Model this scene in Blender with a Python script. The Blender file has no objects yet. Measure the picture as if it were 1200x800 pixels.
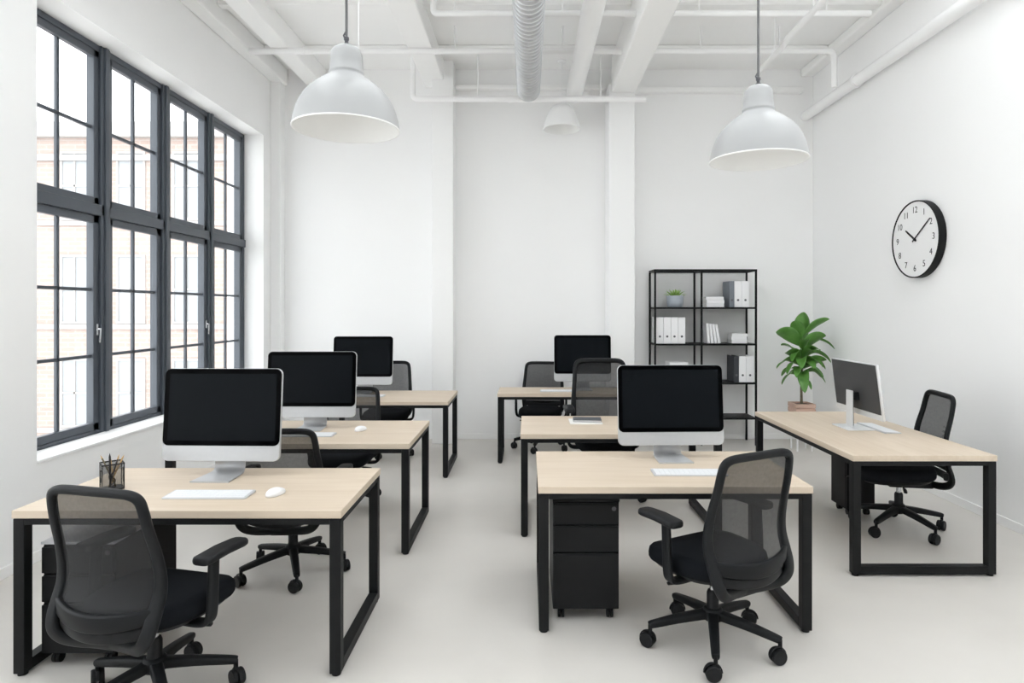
import bpy, bmesh, math, random
from mathutils import Vector, Matrix
random.seed(7)
PI = math.pi
R = math.radians
COL = bpy.context.scene.collection
SC = bpy.context.scene

# ------------------------------------------------------------------ materials
def pm(name, col, rough=0.6, metal=0.0, spec=0.5, noise=None, scale=(8, 8, 8), bump=0.0):
    """principled material; noise = (second colour, amount) mixes a soft procedural variation in"""
    m = bpy.data.materials.new(name); m.use_nodes = True
    nt = m.node_tree; b = nt.nodes['Principled BSDF']
    b.inputs['Roughness'].default_value = rough
    b.inputs['Metallic'].default_value = metal
    b.inputs['Specular IOR Level'].default_value = spec
    b.inputs['Base Color'].default_value = (*col, 1)
    if noise or bump:
        tc = nt.nodes.new('ShaderNodeTexCoord'); mp = nt.nodes.new('ShaderNodeMapping')
        mp.inputs['Scale'].default_value = scale
        nz = nt.nodes.new('ShaderNodeTexNoise'); nz.inputs['Scale'].default_value = 1.0
        nz.inputs['Detail'].default_value = 5
        nt.links.new(tc.outputs['Object'], mp.inputs['Vector'])
        nt.links.new(mp.outputs['Vector'], nz.inputs['Vector'])
        if noise:
            mx = nt.nodes.new('ShaderNodeMix'); mx.data_type = 'RGBA'
            rp = nt.nodes.new('ShaderNodeMapRange')
            rp.inputs['From Min'].default_value = 0.3; rp.inputs['From Max'].default_value = 0.7
            rp.inputs['To Max'].default_value = noise[1]
            nt.links.new(nz.outputs['Fac'], rp.inputs['Value'])
            nt.links.new(rp.outputs['Result'], mx.inputs['Factor'])
            mx.inputs['A'].default_value = (*col, 1); mx.inputs['B'].default_value = (*noise[0], 1)
            nt.links.new(mx.outputs['Result'], b.inputs['Base Color'])
        if bump:
            bp = nt.nodes.new('ShaderNodeBump'); bp.inputs['Strength'].default_value = bump
            bp.inputs['Distance'].default_value = 0.004
            nt.links.new(nz.outputs['Fac'], bp.inputs['Height'])
            nt.links.new(bp.outputs['Normal'], b.inputs['Normal'])
    return m

def veil(name, col, trans, rough=0.7):
    """fine woven mesh: part of the light goes straight through"""
    m = bpy.data.materials.new(name); m.use_nodes = True
    nt = m.node_tree; b = nt.nodes['Principled BSDF']; out = nt.nodes['Material Output']
    b.inputs['Base Color'].default_value = (*col, 1); b.inputs['Roughness'].default_value = rough
    t = nt.nodes.new('ShaderNodeBsdfTransparent'); mx = nt.nodes.new('ShaderNodeMixShader')
    tc = nt.nodes.new('ShaderNodeTexCoord'); nz = nt.nodes.new('ShaderNodeTexNoise')
    nz.inputs['Scale'].default_value = 60
    rp = nt.nodes.new('ShaderNodeMapRange')
    rp.inputs['To Min'].default_value = 1 - trans - .04; rp.inputs['To Max'].default_value = 1 - trans + .04
    nt.links.new(tc.outputs['Object'], nz.inputs['Vector'])
    nt.links.new(nz.outputs['Fac'], rp.inputs['Value'])
    nt.links.new(rp.outputs['Result'], mx.inputs['Fac'])
    nt.links.new(t.outputs[0], mx.inputs[1]); nt.links.new(b.outputs[0], mx.inputs[2])
    nt.links.new(mx.outputs[0], out.inputs['Surface'])
    return m

def glass_mat():
    m = bpy.data.materials.new('window_glass'); m.use_nodes = True
    nt = m.node_tree; out = nt.nodes['Material Output']; nt.nodes.remove(nt.nodes['Principled BSDF'])
    t = nt.nodes.new('ShaderNodeBsdfTransparent'); t.inputs[0].default_value = (.97, .98, .98, 1)
    g = nt.nodes.new('ShaderNodeBsdfGlossy'); g.inputs['Roughness'].default_value = 0.02
    mx = nt.nodes.new('ShaderNodeMixShader'); mx.inputs[0].default_value = .03
    nt.links.new(t.outputs[0], mx.inputs[1]); nt.links.new(g.outputs[0], mx.inputs[2])
    nt.links.new(mx.outputs[0], out.inputs['Surface'])
    return m

def wood_mat(name, ca, cb):
    m = bpy.data.materials.new(name); m.use_nodes = True
    nt = m.node_tree; b = nt.nodes['Principled BSDF']; b.inputs['Roughness'].default_value = .5
    b.inputs['Specular IOR Level'].default_value = .35
    tc = nt.nodes.new('ShaderNodeTexCoord'); mp = nt.nodes.new('ShaderNodeMapping')
    mp.inputs['Scale'].default_value = (1.3, 22, 22)
    nz = nt.nodes.new('ShaderNodeTexNoise'); nz.inputs['Scale'].default_value = 1.6; nz.inputs['Detail'].default_value = 6
    nz.inputs['Distortion'].default_value = .4
    mp2 = nt.nodes.new('ShaderNodeMapping'); mp2.inputs['Scale'].default_value = (.8, 4, 4)
    nz2 = nt.nodes.new('ShaderNodeTexNoise'); nz2.inputs['Scale'].default_value = 1.0
    ad = nt.nodes.new('ShaderNodeMath'); ad.operation = 'ADD'
    rp = nt.nodes.new('ShaderNodeMapRange'); rp.inputs['From Min'].default_value = .7; rp.inputs['From Max'].default_value = 1.3
    mx = nt.nodes.new('ShaderNodeMix'); mx.data_type = 'RGBA'
    mx.inputs['A'].default_value = (*ca, 1); mx.inputs['B'].default_value = (*cb, 1)
    L = nt.links.new
    L(tc.outputs['Object'], mp.inputs['Vector']); L(mp.outputs['Vector'], nz.inputs['Vector'])
    L(tc.outputs['Object'], mp2.inputs['Vector']); L(mp2.outputs['Vector'], nz2.inputs['Vector'])
    L(nz.outputs['Fac'], ad.inputs[0]); L(nz2.outputs['Fac'], ad.inputs[1])
    L(ad.outputs[0], rp.inputs['Value']); L(rp.outputs['Result'], mx.inputs['Factor'])
    L(mx.outputs['Result'], b.inputs['Base Color'])
    return m

def brick_mat():
    m = bpy.data.materials.new('pale_brick'); m.use_nodes = True
    nt = m.node_tree; b = nt.nodes['Principled BSDF']; b.inputs['Roughness'].default_value = .9
    tc = nt.nodes.new('ShaderNodeTexCoord'); mp = nt.nodes.new('ShaderNodeMapping')
    mp.inputs['Rotation'].default_value = (R(90), 0, 0)
    br = nt.nodes.new('ShaderNodeTexBrick')
    br.inputs['Color1'].default_value = (.33, .255, .225, 1); br.inputs['Color2'].default_value = (.355, .285, .255, 1)
    br.inputs['Mortar'].default_value = (.37, .325, .30, 1)
    br.inputs['Scale'].default_value = 1.0; br.inputs['Brick Width'].default_value = .5; br.inputs['Row Height'].default_value = .16
    br.inputs['Mortar Size'].default_value = .02
    nt.links.new(tc.outputs['Object'], mp.inputs['Vector']); nt.links.new(mp.outputs['Vector'], br.inputs['Vector'])
    nt.links.new(br.outputs['Color'], b.inputs['Base Color'])
    return m

M = {}
M['wall'] = pm('white_painted_wall', (.935, .935, .935), .75, noise=((.915, .915, .912), .6), scale=(1.2, 1.2, 1.2), bump=.08)
M['ceil'] = pm('white_ceiling_paint', (.955, .955, .95), .8, noise=((.94, .94, .935), .6), scale=(.7, 9, .7), bump=.05)
M['white'] = pm('white_gloss_paint', (.93, .93, .93), .5, noise=((.90, .90, .90), .4), scale=(3, 3, 3))
M['floor'] = pm('pale_polished_concrete', (.67, .645, .61), .42, spec=.35, noise=((.605, .58, .545), .9), scale=(1.3, 1.3, 1.3), bump=.03)
M['wood'] = wood_mat('light_oak', (.66, .56, .45), (.58, .475, .365))
M['black'] = pm('black_powder_coat', (.0062, .0066, .0072), .5, spec=.2, noise=((.009, .0095, .0105), .5), scale=(20, 20, 20))
M['ped'] = pm('black_steel_sheet', (.0068, .0072, .0080), .5, spec=.2, noise=((.0095, .010, .011), .5), scale=(9, 9, 9))
M['pedtop'] = pm('light_grey_laminate', (.62, .63, .66), .4, noise=((.56, .57, .6), .4))
M['plast'] = pm('charcoal_plastic', (.0060, .0068, .0080), .5, spec=.22, noise=((.0085, .0095, .011), .5), scale=(30, 30, 30))
M['plast2'] = pm('black_plastic', (.0062, .0066, .0075), .5, spec=.22, noise=((.02, .021, .024), .5), scale=(30, 30, 30))
M['fabric'] = pm('black_seat_fabric', (.006, .007, .009), .95, spec=.1, noise=((.010, .0115, .014), .8), scale=(260, 260, 260), bump=.3)
M['mesh'] = veil('black_mesh_weave', (.0075, .008, .009), .20)
M['alu'] = pm('brushed_aluminium', (.53, .54, .555), .38, metal=.35, noise=((.49, .50, .515), .4), scale=(40, 40, 40))
M['steel'] = pm('chrome_steel', (.55, .56, .58), .25, metal=1.0, noise=((.48, .49, .5), .3))
M['bezel'] = pm('black_screen_glass', (.0012, .0013, .0016), .12, spec=.02, noise=((.0016, .0018, .0021), .5))
M['screen'] = pm('dark_display', (.0058, .0072, .0090), .25, spec=.04, noise=((.0070, .0084, .0102), .6), scale=(3, 3, 3))
M['backpanel'] = pm('dark_grey_panel', (.045, .045, .047), .5, noise=((.052, .052, .054), .5))
M['keys'] = pm('white_keycaps', (.82, .83, .85), .5, noise=((.78, .79, .81), .3))
M['keybase'] = pm('silver_keyboard_body', (.60, .61, .63), .4, metal=.2, noise=((.56, .57, .59), .4))
M['alulight'] = pm('bright_satin_aluminium', (.72, .73, .74), .4, metal=.25, noise=((.68, .69, .70), .4))
M['winframe'] = pm('dark_slate_window_paint', (.064, .075, .092), .38, noise=((.078, .090, .108), .5), scale=(4, 4, 4))
M['glass'] = glass_mat()
M['shade'] = pm('grey_white_enamel', (.43, .435, .44), .38, noise=((.405, .41, .415), .4), scale=(4, 4, 4))
M['lining'] = pm('white_enamel_lining', (.90, .90, .89), .5, noise=((.87, .87, .86), .4))
M['cord'] = pm('grey_cord', (.12, .12, .125), .6, noise=((.16, .16, .165), .5))
M['duct'] = pm('galvanised_duct', (.66, .67, .68), .34, metal=.6, noise=((.56, .57, .59), .8), scale=(12, 12, 12))
M['binder'] = pm('white_binder_board', (.86, .86, .87), .55, noise=((.82, .82, .83), .4))
M['bindergrey'] = pm('slate_grey_binder_board', (.16, .18, .205), .6, noise=((.19, .21, .235), .5))
M['binderdark'] = pm('charcoal_binder_board', (.035, .038, .045), .6, noise=((.045, .048, .056), .5))
M['paper'] = pm('book_paper', (.84, .83, .81), .8, noise=((.76, .75, .73), .6), scale=(2, 2, 300))
M['ring'] = pm('dark_ring_metal', (.12, .12, .13), .4, metal=.6, noise=((.15, .15, .16), .4))
M['backboard'] = pm('light_grey_backboard', (.60, .60, .60), .7, noise=((.57, .57, .57), .4))
M['potgrey'] = pm('blue_grey_ceramic', (.37, .41, .46), .6, noise=((.41, .45, .5), .6), scale=(6, 6, 40))
M['soil'] = pm('potting_soil', (.05, .033, .022), .95, noise=((.09, .06, .04), .9), scale=(60, 60, 60), bump=.5)
M['leaf'] = pm('green_leaf', (.070, .20, .032), .42, noise=((.14, .33, .07), .9), scale=(9, 9, 9))
M['succ'] = pm('succulent_green', (.19, .36, .06), .5, noise=((.33, .50, .13), .9), scale=(30, 30, 30))
M['stem'] = pm('brown_stem', (.12, .10, .06), .8, noise=((.17, .15, .09), .8), scale=(20, 20, 60))
M['planter'] = wood_mat('pinkish_planter_wood', (.66, .46, .37), (.54, .36, .28))
M['clockface'] = pm('white_clock_dial', (.86, .86, .86), .5, noise=((.84, .84, .84), .3))
M['cupmesh'] = veil('dark_wire_mesh', (.03, .031, .034), .76, .45)
M['pencil'] = pm('raw_wood_pencil', (.62, .42, .20), .6, noise=((.5, .33, .15), .6), scale=(60, 60, 10))
M['pen'] = pm('black_pen_barrel', (.015, .015, .018), .4, noise=((.02, .02, .024), .4))
M['slate'] = pm('blue_grey_cover', (.065, .075, .088), .5, noise=((.075, .085, .1), .5))
M['brick'] = brick_mat()
M['stone'] = pm('pale_stone_trim', (.375, .36, .35), .8, noise=((.35, .335, .325), .5))
M['farglass'] = pm('facade_window_glass', (.285, .30, .315), .5, noise=((.30, .315, .33), .5))
M['pave'] = pm('pale_street_paving', (.80, .79, .78), .9, noise=((.74, .735, .73), .6))

# ------------------------------------------------------------------ mesh helpers
def crom(pts, n=6):
    P = [Vector(p) for p in pts]; out = []
    for i in range(len(P) - 1):
        p0 = P[max(i - 1, 0)]; p1 = P[i]; p2 = P[i + 1]; p3 = P[min(i + 2, len(P) - 1)]
        for k in range(n):
            t = k / n
            out.append(.5 * ((2 * p1) + (-p0 + p2) * t + (2 * p0 - 5 * p1 + 4 * p2 - p3) * t * t + (-p0 + 3 * p1 - 3 * p2 + p3) * t ** 3))
    out.append(P[-1])
    return out

def rrect(w, h, r=None, seg=3):
    r = min(w, h) * .3 if r is None else r
    pts = []
    for cx, cy, a0 in ((w/2-r, h/2-r, 0), (-w/2+r, h/2-r, 90), (-w/2+r, -h/2+r, 180), (w/2-r, -h/2+r, 270)):
        for k in range(seg + 1):
            a = R(a0 + 90 * k / seg)
            pts.append((cx + r * math.cos(a), cy + r * math.sin(a)))
    return pts

class MB:
    def __init__(s):
        s.bm = bmesh.new(); s.mi = 0
    def _faces(s, fs):
        for f in fs: f.material_index = s.mi
    def box(s, x0, x1, y0, y1, z0, z1):
        v = [s.bm.verts.new(p) for p in ((x0,y0,z0),(x1,y0,z0),(x1,y1,z0),(x0,y1,z0),(x0,y0,z1),(x1,y0,z1),(x1,y1,z1),(x0,y1,z1))]
        s._faces([s.bm.faces.new([v[i] for i in q]) for q in ((3,2,1,0),(4,5,6,7),(0,1,5,4),(1,2,6,5),(2,3,7,6),(3,0,4,7))])
        return s
    def rings(s, rings, closed=True, cap0=True, cap1=True):
        rv = [[s.bm.verts.new(p) for p in r] for r in rings]
        n = len(rv[0]); fs = []
        for a, b in zip(rv, rv[1:]):
            for i in range(n if closed else n - 1):
                j = (i + 1) % n
                fs.append(s.bm.faces.new((a[i], a[j], b[j], b[i])))
        if cap0 and closed: fs.append(s.bm.faces.new(list(reversed(rv[0]))))
        if cap1 and closed: fs.append(s.bm.faces.new(rv[-1]))
        s._faces(fs); return s
    def prism(s, outline, z0, z1, bev=0):
        if bev:
            cx = sum(p[0] for p in outline)/len(outline); cy = sum(p[1] for p in outline)/len(outline)
            ins = []
            for x, y in outline:
                d = Vector((cx - x, cy - y)); L = d.length or 1; d = d / L * bev
                ins.append((x + d.x, y + d.y))
            rs = [[(x,y,z0) for x,y in ins], [(x,y,z0+bev) for x,y in outline], [(x,y,z1-bev) for x,y in outline], [(x,y,z1) for x,y in ins]]
        else:
            rs = [[(x,y,z) for x,y in outline] for z in (z0, z1)]
        return s.rings(rs)
    def sweep(s, pts, prof, n0=(0, 0, 1), cap=True):
        """sweep prof (a list or a function of 0..1) along pts with a rotation minimising frame"""
        P = [Vector(p) for p in pts]; N = Vector(n0); rings = []
        for i, p in enumerate(P):
            t = (P[min(i+1, len(P)-1)] - P[max(i-1, 0)]).normalized()
            N = (N - t * N.dot(t)).normalized(); B = t.cross(N)
            pr = prof(i / (len(P) - 1)) if callable(prof) else prof
            rings.append([p + B * u + N * v for u, v in pr])
        return s.rings(rings, True, cap, cap)
    def tube(s, pts, r, seg=12, n0=None):
        P = [Vector(p) for p in pts]; t = (P[1] - P[0]).normalized()
        if n0 is None: n0 = (0, 0, 1) if abs(t.z) < .9 else (1, 0, 0)
        f = r if callable(r) else (lambda q: r)
        return s.sweep(P, lambda q: [(f(q)*math.cos(2*PI*k/seg), f(q)*math.sin(2*PI*k/seg)) for k in range(seg)], n0)
    def lathe(s, prof, cx=0, cy=0, seg=32, cap0=True, cap1=True):
        return s.rings([[(cx + r*math.cos(2*PI*k/seg), cy + r*math.sin(2*PI*k/seg), z) for k in range(seg)] for r, z in prof], True, cap0, cap1)
    def grid(s, pts):
        rv = [[s.bm.verts.new(p) for p in r] for r in pts]; fs = []
        for a, b in zip(rv, rv[1:]):
            for i in range(len(a) - 1): fs.append(s.bm.faces.new((a[i], a[i+1], b[i+1], b[i])))
        s._faces(fs); return s
    def xf(s, m):
        bmesh.ops.transform(s.bm, matrix=m, verts=s.bm.verts); return s
    def build(s, name, mat, parent=None, smooth=35, bevel=0, loc=None, rot=None, solid=0, recalc=True):
        if recalc: bmesh.ops.recalc_face_normals(s.bm, faces=s.bm.faces)
        me = bpy.data.meshes.new(name); s.bm.to_mesh(me); s.bm.free()
        for mt in (mat if isinstance(mat, (list, tuple)) else [mat]): me.materials.append(mt)
        if smooth:
            for p in me.polygons: p.use_smooth = True
            try: me.set_sharp_from_angle(angle=R(smooth))
            except Exception: pass
        o = bpy.data.objects.new(name, me); COL.objects.link(o)
        if parent: o.parent = parent
        if loc: o.location = loc
        if rot: o.rotation_euler = rot
        if solid:
            m = o.modifiers.new('solid', 'SOLIDIFY'); m.thickness = solid; m.offset = 0
        if bevel:
            m = o.modifiers.new('bevel', 'BEVEL'); m.width = bevel; m.segments = 2; m.limit_method = 'ANGLE'; m.angle_limit = R(40)
        return o

def tag(o, label, cat, group=None):
    o['label'] = label; o['category'] = cat
    if group: o['group'] = group
    return o
def thing(name, label, cat, loc=(0,0,0), rz=0, group=None):
    o = bpy.data.objects.new(name, None); COL.objects.link(o); o.empty_display_size = .1
    o.location = loc; o.rotation_euler = (0, 0, rz)
    return tag(o, label, cat, group)
def struct(o):
    o['kind'] = 'structure'; return o
def dup(root, loc, rz, label, scale=(1, 1, 1), skip=(), turn=0):
    def cp(o, parent):
        if o.name.split('.')[0] in skip: return None
        c = o.copy(); COL.objects.link(c)
        if parent: c.parent = parent
        for ch in list(o.children): cp(ch, c)
        return c
    r = cp(root, None); r.location = loc; r.rotation_euler = (0, 0, rz); r['label'] = label
    if turn:                                   # a chair's wheeled base stands at its own angle
        for ch in r.children:
            if ch.name.split('.')[0] in ('star_base', 'caster'): ch.rotation_euler[2] = turn
    if scale: r.scale = scale
    return r

# ------------------------------------------------------------------ the room
XL, XR, YB, ZC = -3.2, 3.62, 8.0, 4.68
Y0 = -3.6
XW = -3.45                      # plane of the window frame
WY0, WY1, WZ0, WZ1 = 4.12, 7.66, .637, 3.755

struct(MB().box(XL-.6, XR+.3, Y0, YB+.3, -.25, 0).build('floor', M['floor'], smooth=0))
FILL_SKY = ((-2.42, -1.42), (-.62, .92), (1.45, 3.30)); SKY0, SKY1 = -1.5, 4.9  # unseen ceiling openings, added to let soft light in from above
cl = MB().box(XL-.6, XR+.3, Y0-.3, SKY0, ZC, ZC+.25).box(XL-.6, XR+.3, SKY1, YB+.3, ZC, ZC+.25)
xs = [XL-.6] + [x for p in FILL_SKY for x in p] + [XR+.3]
for xa, xb in zip(xs[::2], xs[1::2]): cl.box(xa, xb, SKY0, SKY1, ZC, ZC+.25)
struct(cl.build('ceiling', M['ceil'], smooth=0))
struct(MB().box(XL-.6, XR+.3, YB, YB+.3, 0, ZC).build('wall_back', M['wall'], smooth=0))
struct(MB().box(XR, XR+.3, Y0, YB, 0, ZC).build('wall_right', M['wall'], smooth=0))
wl = MB()
VY0, VY1 = -2.9, 3.3                # unseen window bay beside and behind the camera, added for more daylight
wl.box(XL-.4, XL, Y0, VY0, 0, ZC).box(XL-.4, XL, VY1, WY0, 0, ZC).box(XL-.4, XL, VY0, VY1, 0, WZ0).box(XL-.4, XL, VY0, VY1, WZ1, ZC).box(XL-.4, XL, WY1, YB, 0, ZC).box(XL-.4, XL, WY0, WY1, 0, WZ0).box(XL-.4, XL, WY0, WY1, WZ1, ZC)
struct(wl.build('wall_left', M['wall'], smooth=0))
struct(MB().box(XL-.22, XL+.012, WY0+.001, WY1-.001, WZ0, WZ0+.02).build('trim_1', M['white'], smooth=0, bevel=.004))   # window sill board
struct(MB().box(XR-.012, XR, Y0, YB, 0, .07).build('baseboard_right', M['wall'], smooth=0, bevel=.003))
struct(MB().box(XL, XL+.012, Y0, YB, 0, .07).build('baseboard_left', M['wall'], smooth=0, bevel=.003))
struct(MB().box(XL+.012, XR-.012, YB-.012, YB, 0, .07).build('baseboard_back', M['wall'], smooth=0, bevel=.003))

struct(MB().box(XL-.4, XR+.3, Y0-.3, Y0, 0, ZC).build('wall_front', M['wall'], smooth=0))

# pilasters and beams
def column(x0, x1, y0, y1=YB, z1=ZC, nm='column'):
    return struct(MB().box(x0, x1, y0, y1, 0, z1).build(nm, M['wall'], smooth=0, bevel=.008))
column(-1.165, -.905, 7.70)
column(.985, 1.295, 7.62, z1=4.36)
column(XL, XL+.13, 7.86)
def beam(x0, x1, y1, z0, flange=.02):
    b = MB().box(x0, x1, Y0, y1, z0, ZC)
    return struct(b.build('ceiling_beam', M['ceil'], smooth=0, bevel=.012))
beam(-2.76, -2.55, YB, 4.44)
beam(-1.285, -1.02, YB, 4.44)
beam(1.015, 1.30, 7.60, 4.25)
struct(MB().box(1.06, 1.27, 7.55, YB, 4.36, ZC).build('ceiling_beam', M['ceil'], smooth=0, bevel=.012))
struct(MB().box(XL, XL+.17, Y0, YB, 4.47, ZC).build('trim_2', M['ceil'], smooth=0, bevel=.02))      # edge of the ceiling along the window wall
struct(MB().box(XR-.16, XR, Y0, YB, 4.58, ZC).build('trim_3', M['ceil'], smooth=0, bevel=.02))
struct(MB().box(1.30, XR-.16, YB-.10, YB, 4.36, 4.43).build('trim_4', M['ceil'], smooth=0, bevel=.015))
struct(MB().box(-.905, .985, YB-.10, YB, 4.40, 4.46).build('trim_5', M['ceil'], smooth=0, bevel=.015))
struct(MB().box(XL+.17, XR-.16, 7.25, 7.36, ZC-.07, ZC).build('trim_6', M['ceil'], smooth=0, bevel=.015))   # cross ribs of the deck
struct(MB().box(XL+.17, XR-.16, 6.15, 6.26, ZC-.07, ZC).build('trim_7', M['ceil'], smooth=0, bevel=.015))
struct(MB().box(XL+.17, XR-.16, 5.08, 5.19, ZC-.07, ZC).build('trim_8', M['ceil'], smooth=0, bevel=.015))

# pipes
def pipe(name, pts, r, label, cat='pipe', rods=(), collars=(), group='white ceiling pipes'):
    """rods: points on the pipe from which a thin hanger goes straight up to the ceiling"""
    o = MB().tube(pts, r, 16).build('pipe_run', M['white'])
    root = thing(name, label, cat, tuple(pts[0]), 0, group)
    o.parent = root; o.location = -Vector(pts[0])
    for p in rods:
        q = Vector(p) - Vector(pts[0])
        MB().tube([q + Vector((0, 0, r*.6)), (q.x, q.y, ZC - pts[0][2])], .008, 8).build('hanger_rod', M['white'], root)
    for p, ax in collars:
        q = Vector(p) - Vector(pts[0]); a = Vector(ax)
        MB().tube([q - a*.025, q + a*.025], r*1.22, 16).build('collar', M['white'], root)
    return root
def elbow(a, b, c, r=.07, n=5):
    a, b, c = Vector(a), Vector(b), Vector(c)
    u = (a - b).normalized() * r; v = (c - b).normalized() * r
    return [b + u*(1-t)**2 + v*t*t for t in [k/n for k in range(n+1)]]
Y1 = 6.775
pipe('ceiling_pipe', [(-2.98, Y1, 4.41), (1.016, Y1, 4.41)], .032, 'long white cross pipe running behind the grey pendant lamp nearest the window', rods=[(-.78, Y1, 4.41), (.38, Y1, 4.41)], collars=[((-2.4, Y1, 4.41), (1,0,0))])
pipe('ceiling_pipe', [(1.30, Y1, 4.41), (3.15, Y1, 4.41)] + elbow((3.15, Y1, 4.41), (3.29, Y1, 4.41), (3.29, Y1, 4.1)) + [(3.29, Y1, 4.02)], .032, 'white pipe above the right pendant that turns down beside the wall pipe', rods=[(1.86, Y1, 4.41), (2.7, Y1, 4.41)])
YP0 = 5.91
pipe('ceiling_pipe', [(-.88, YP0, 4.60)] + elbow((-.88, YP0, 4.60), (-.88, YP0, 4.41), (0, YP0, 4.41), .05) + [(1.016, YP0, 4.41)], .03, 'white cross pipe at the top edge between the two middle beams', rods=[(-.68, YP0, 4.41), (.33, YP0, 4.41)])
pipe('ceiling_pipe', [(1.30, YP0, 4.41), (3.21, YP0, 4.41)], .03, 'short white cross pipe highest in the picture, right of the beam', rods=[(1.61, YP0, 4.41), (2.8, YP0, 4.41)])
YP2 = 7.4
pipe('ceiling_pipe', [(-1.34, YP2, 4.60)] + elbow((-1.34, YP2, 4.60), (-1.34, YP2, 4.105), (0, YP2, 4.105), .06) + [(1.39, YP2, 4.105)], .033, 'lowest white cross pipe, passing in front of the back columns', rods=[(-.58, YP2, 4.105), (.86, YP2, 4.105)], collars=[((-.2, YP2, 4.105), (1,0,0))])
pipe('round_duct', [(.57, Y0+.1, 4.26), (.57, 7.74, 4.26)], .10, 'fat smooth white pipe running back along the ceiling beside the ribbed duct', 'duct', rods=[(.57, 6.3, 4.26), (.57, 5.3, 4.26)], group='ceiling ducts')
pipe('ceiling_pipe', [(2.53, Y0+.1, 4.30), (2.55, 6.2, 4.30), (2.585, 6.35, 4.30), (2.585, 7.02, 4.30)], .027, 'thin white pipe running back above the right pendant lamp', rods=[(2.585, 6.6, 4.30), (2.54, 5.6, 4.30)])
wp = pipe('wall_pipe', [(3.52, Y0+.1, 4.085), (3.52, YB-.005, 4.085)], .062, 'white pipe running along the top of the right wall', collars=[((3.52, 6.75, 4.085), (0,1,0)), ((3.52, 4.6, 4.085), (0,1,0))])
for y in (6.0, 7.3, 3.2):
    MB().box(3.515-3.52, 3.622-3.52, y-.02-Y0-.1, y+.02-Y0-.1, -.02, .02).build('wall_bracket', M['white'], wp)

# ribbed spiral duct
d0 = Y0 + .2
prof = []
y = d0
while y < 7.2:
    prof += [(.128, y), (.128, y + .056), (.1345, y + .061), (.1345, y + .068)]
    y += .076
prof += [(.128, 7.2)]
prof = [(r, z - d0) for r, z in prof]
dr = thing('spiral_duct', 'ribbed silver metal duct hanging along the middle of the ceiling', 'duct', (.012, d0, 4.15), 0, 'ceiling ducts')
MB().lathe([(.120, prof[0][1])] + prof + [(.120, prof[-1][1]), (.118, prof[-1][1]-.12)], seg=28, cap0=False, cap1=True).xf(Matrix.Rotation(R(-90), 4, 'X')).build('duct_run', M['duct'], dr, smooth=50)
for y in (6.6, 5.4):
    MB().tube([(0, y-d0, .11), (0, y-d0, ZC-4.15)], .007, 8).build('hanger_rod', M['white'], dr)

# ------------------------------------------------------------------ window
win = bpy.data.objects.new('window_1', None); COL.objects.link(win); win.location = (XW, WY0, WZ0); struct(win)
WL = WY1 - WY0; WH = WZ1 - WZ0
cell = .856
mull = [5.12 - WY0, 5.976 - WY0, 6.832 - WY0]           # mullion centres measured in the photograph
edges = [0.14 - .0] + mull + [WL]
TZ = 2.435 - WZ0
fr = MB()
fr.box(-.09, .02, -.02, .12, 0, WH); fr.box(-.09, .02, WL-.05, WL, 0, WH)
fr.box(-.09, .02, 0, WL, 0, .045); fr.box(-.09, .02, 0, WL, WH-.05, WH)
for k, c in enumerate(mull):
    fr.box(-.09, .035, c-.055, c+.055, 0, WH)
    fr.box(-.09, .05, c-.022, c+.022, 0, WH)
fr.box(-.09, .035, 0, WL, TZ-.045, TZ+.045)
fr.build('window_frame', M['winframe'], win, smooth=0, bevel=.006)
cells = [(.12, mull[0]-.055), (mull[0]+.055, mull[1]-.055), (mull[1]+.055, mull[2]-.055), (mull[2]+.055, WL-.05)]
for k, (a, b) in enumerate(cells):
    for up in (0, 1):
        z0, z1 = (TZ+.045, WH-.05) if up else (.045, TZ-.045)
        w = .055 if up else .06
        s = MB()
        s.box(-.034, .012, a, a+w, z0, z1); s.box(-.034, .012, b-w, b, z0, z1)
        s.box(-.034, .012, a, b, z0, z0+w); s.box(-.034, .012, a, b, z1-w, z1)
        m = (a + b) / 2
        s.box(-.032, -.006, m-.013, m+.013, z0+w, z1-w)
        rows = 2 if up else 3
        for i in range(1, rows):
            zz = z0 + w + (z1 - z0 - 2*w) * i / rows
            s.box(-.032, -.006, a+w, b-w, zz-.013, zz+.013)
        so = s.build('upper_sash' if up else 'lower_sash', M['winframe'], win, smooth=0, bevel=.004)
        MB().box(-.026, -.020, a+w*.5, b-w*.5, z0+w*.5, z1-w*.5).build('pane', M['glass'], so, smooth=0)
        if not up and k in (0, 2):
            yy = b - .028
            h = MB()
            h.box(.012, .022, yy-.010, yy+.010, .80, .89)
            h.tube([(.02, yy, .85), (.045, yy, .85)], .007, 10)
            h.tube(crom([(.045, yy, .856), (.046, yy-.003, .80), (.042, yy-.003, .74)]), .007, 10)
            h.build('window_handle', M['steel'], so, bevel=.002)

# unseen bay added for daylight: frame bars and glass only
fill_win = bpy.data.objects.new('window_2', None); COL.objects.link(fill_win); fill_win.location = (XW, VY0, WZ0); struct(fill_win)
VL = VY1 - VY0
f2 = MB()
for k in range(8):
    c = min(max(VL*k/7, .05), VL-.05)
    f2.box(-.09, .02, c-.055, c+.055, 0, WH)
for z in (.05, TZ, WH-.05): f2.box(-.085, .015, 0, VL, z-.05, z+.05)
for z in (.62, 1.2, 2.45): f2.box(-.045, 0, 0, VL, z-.013, z+.013)
f2.build('window_frame', M['winframe'], fill_win, smooth=0)
MB().box(-.026, -.020, .02, VL-.02, .02, WH-.02).build('pane', M['glass'], fill_win, smooth=0)

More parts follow.
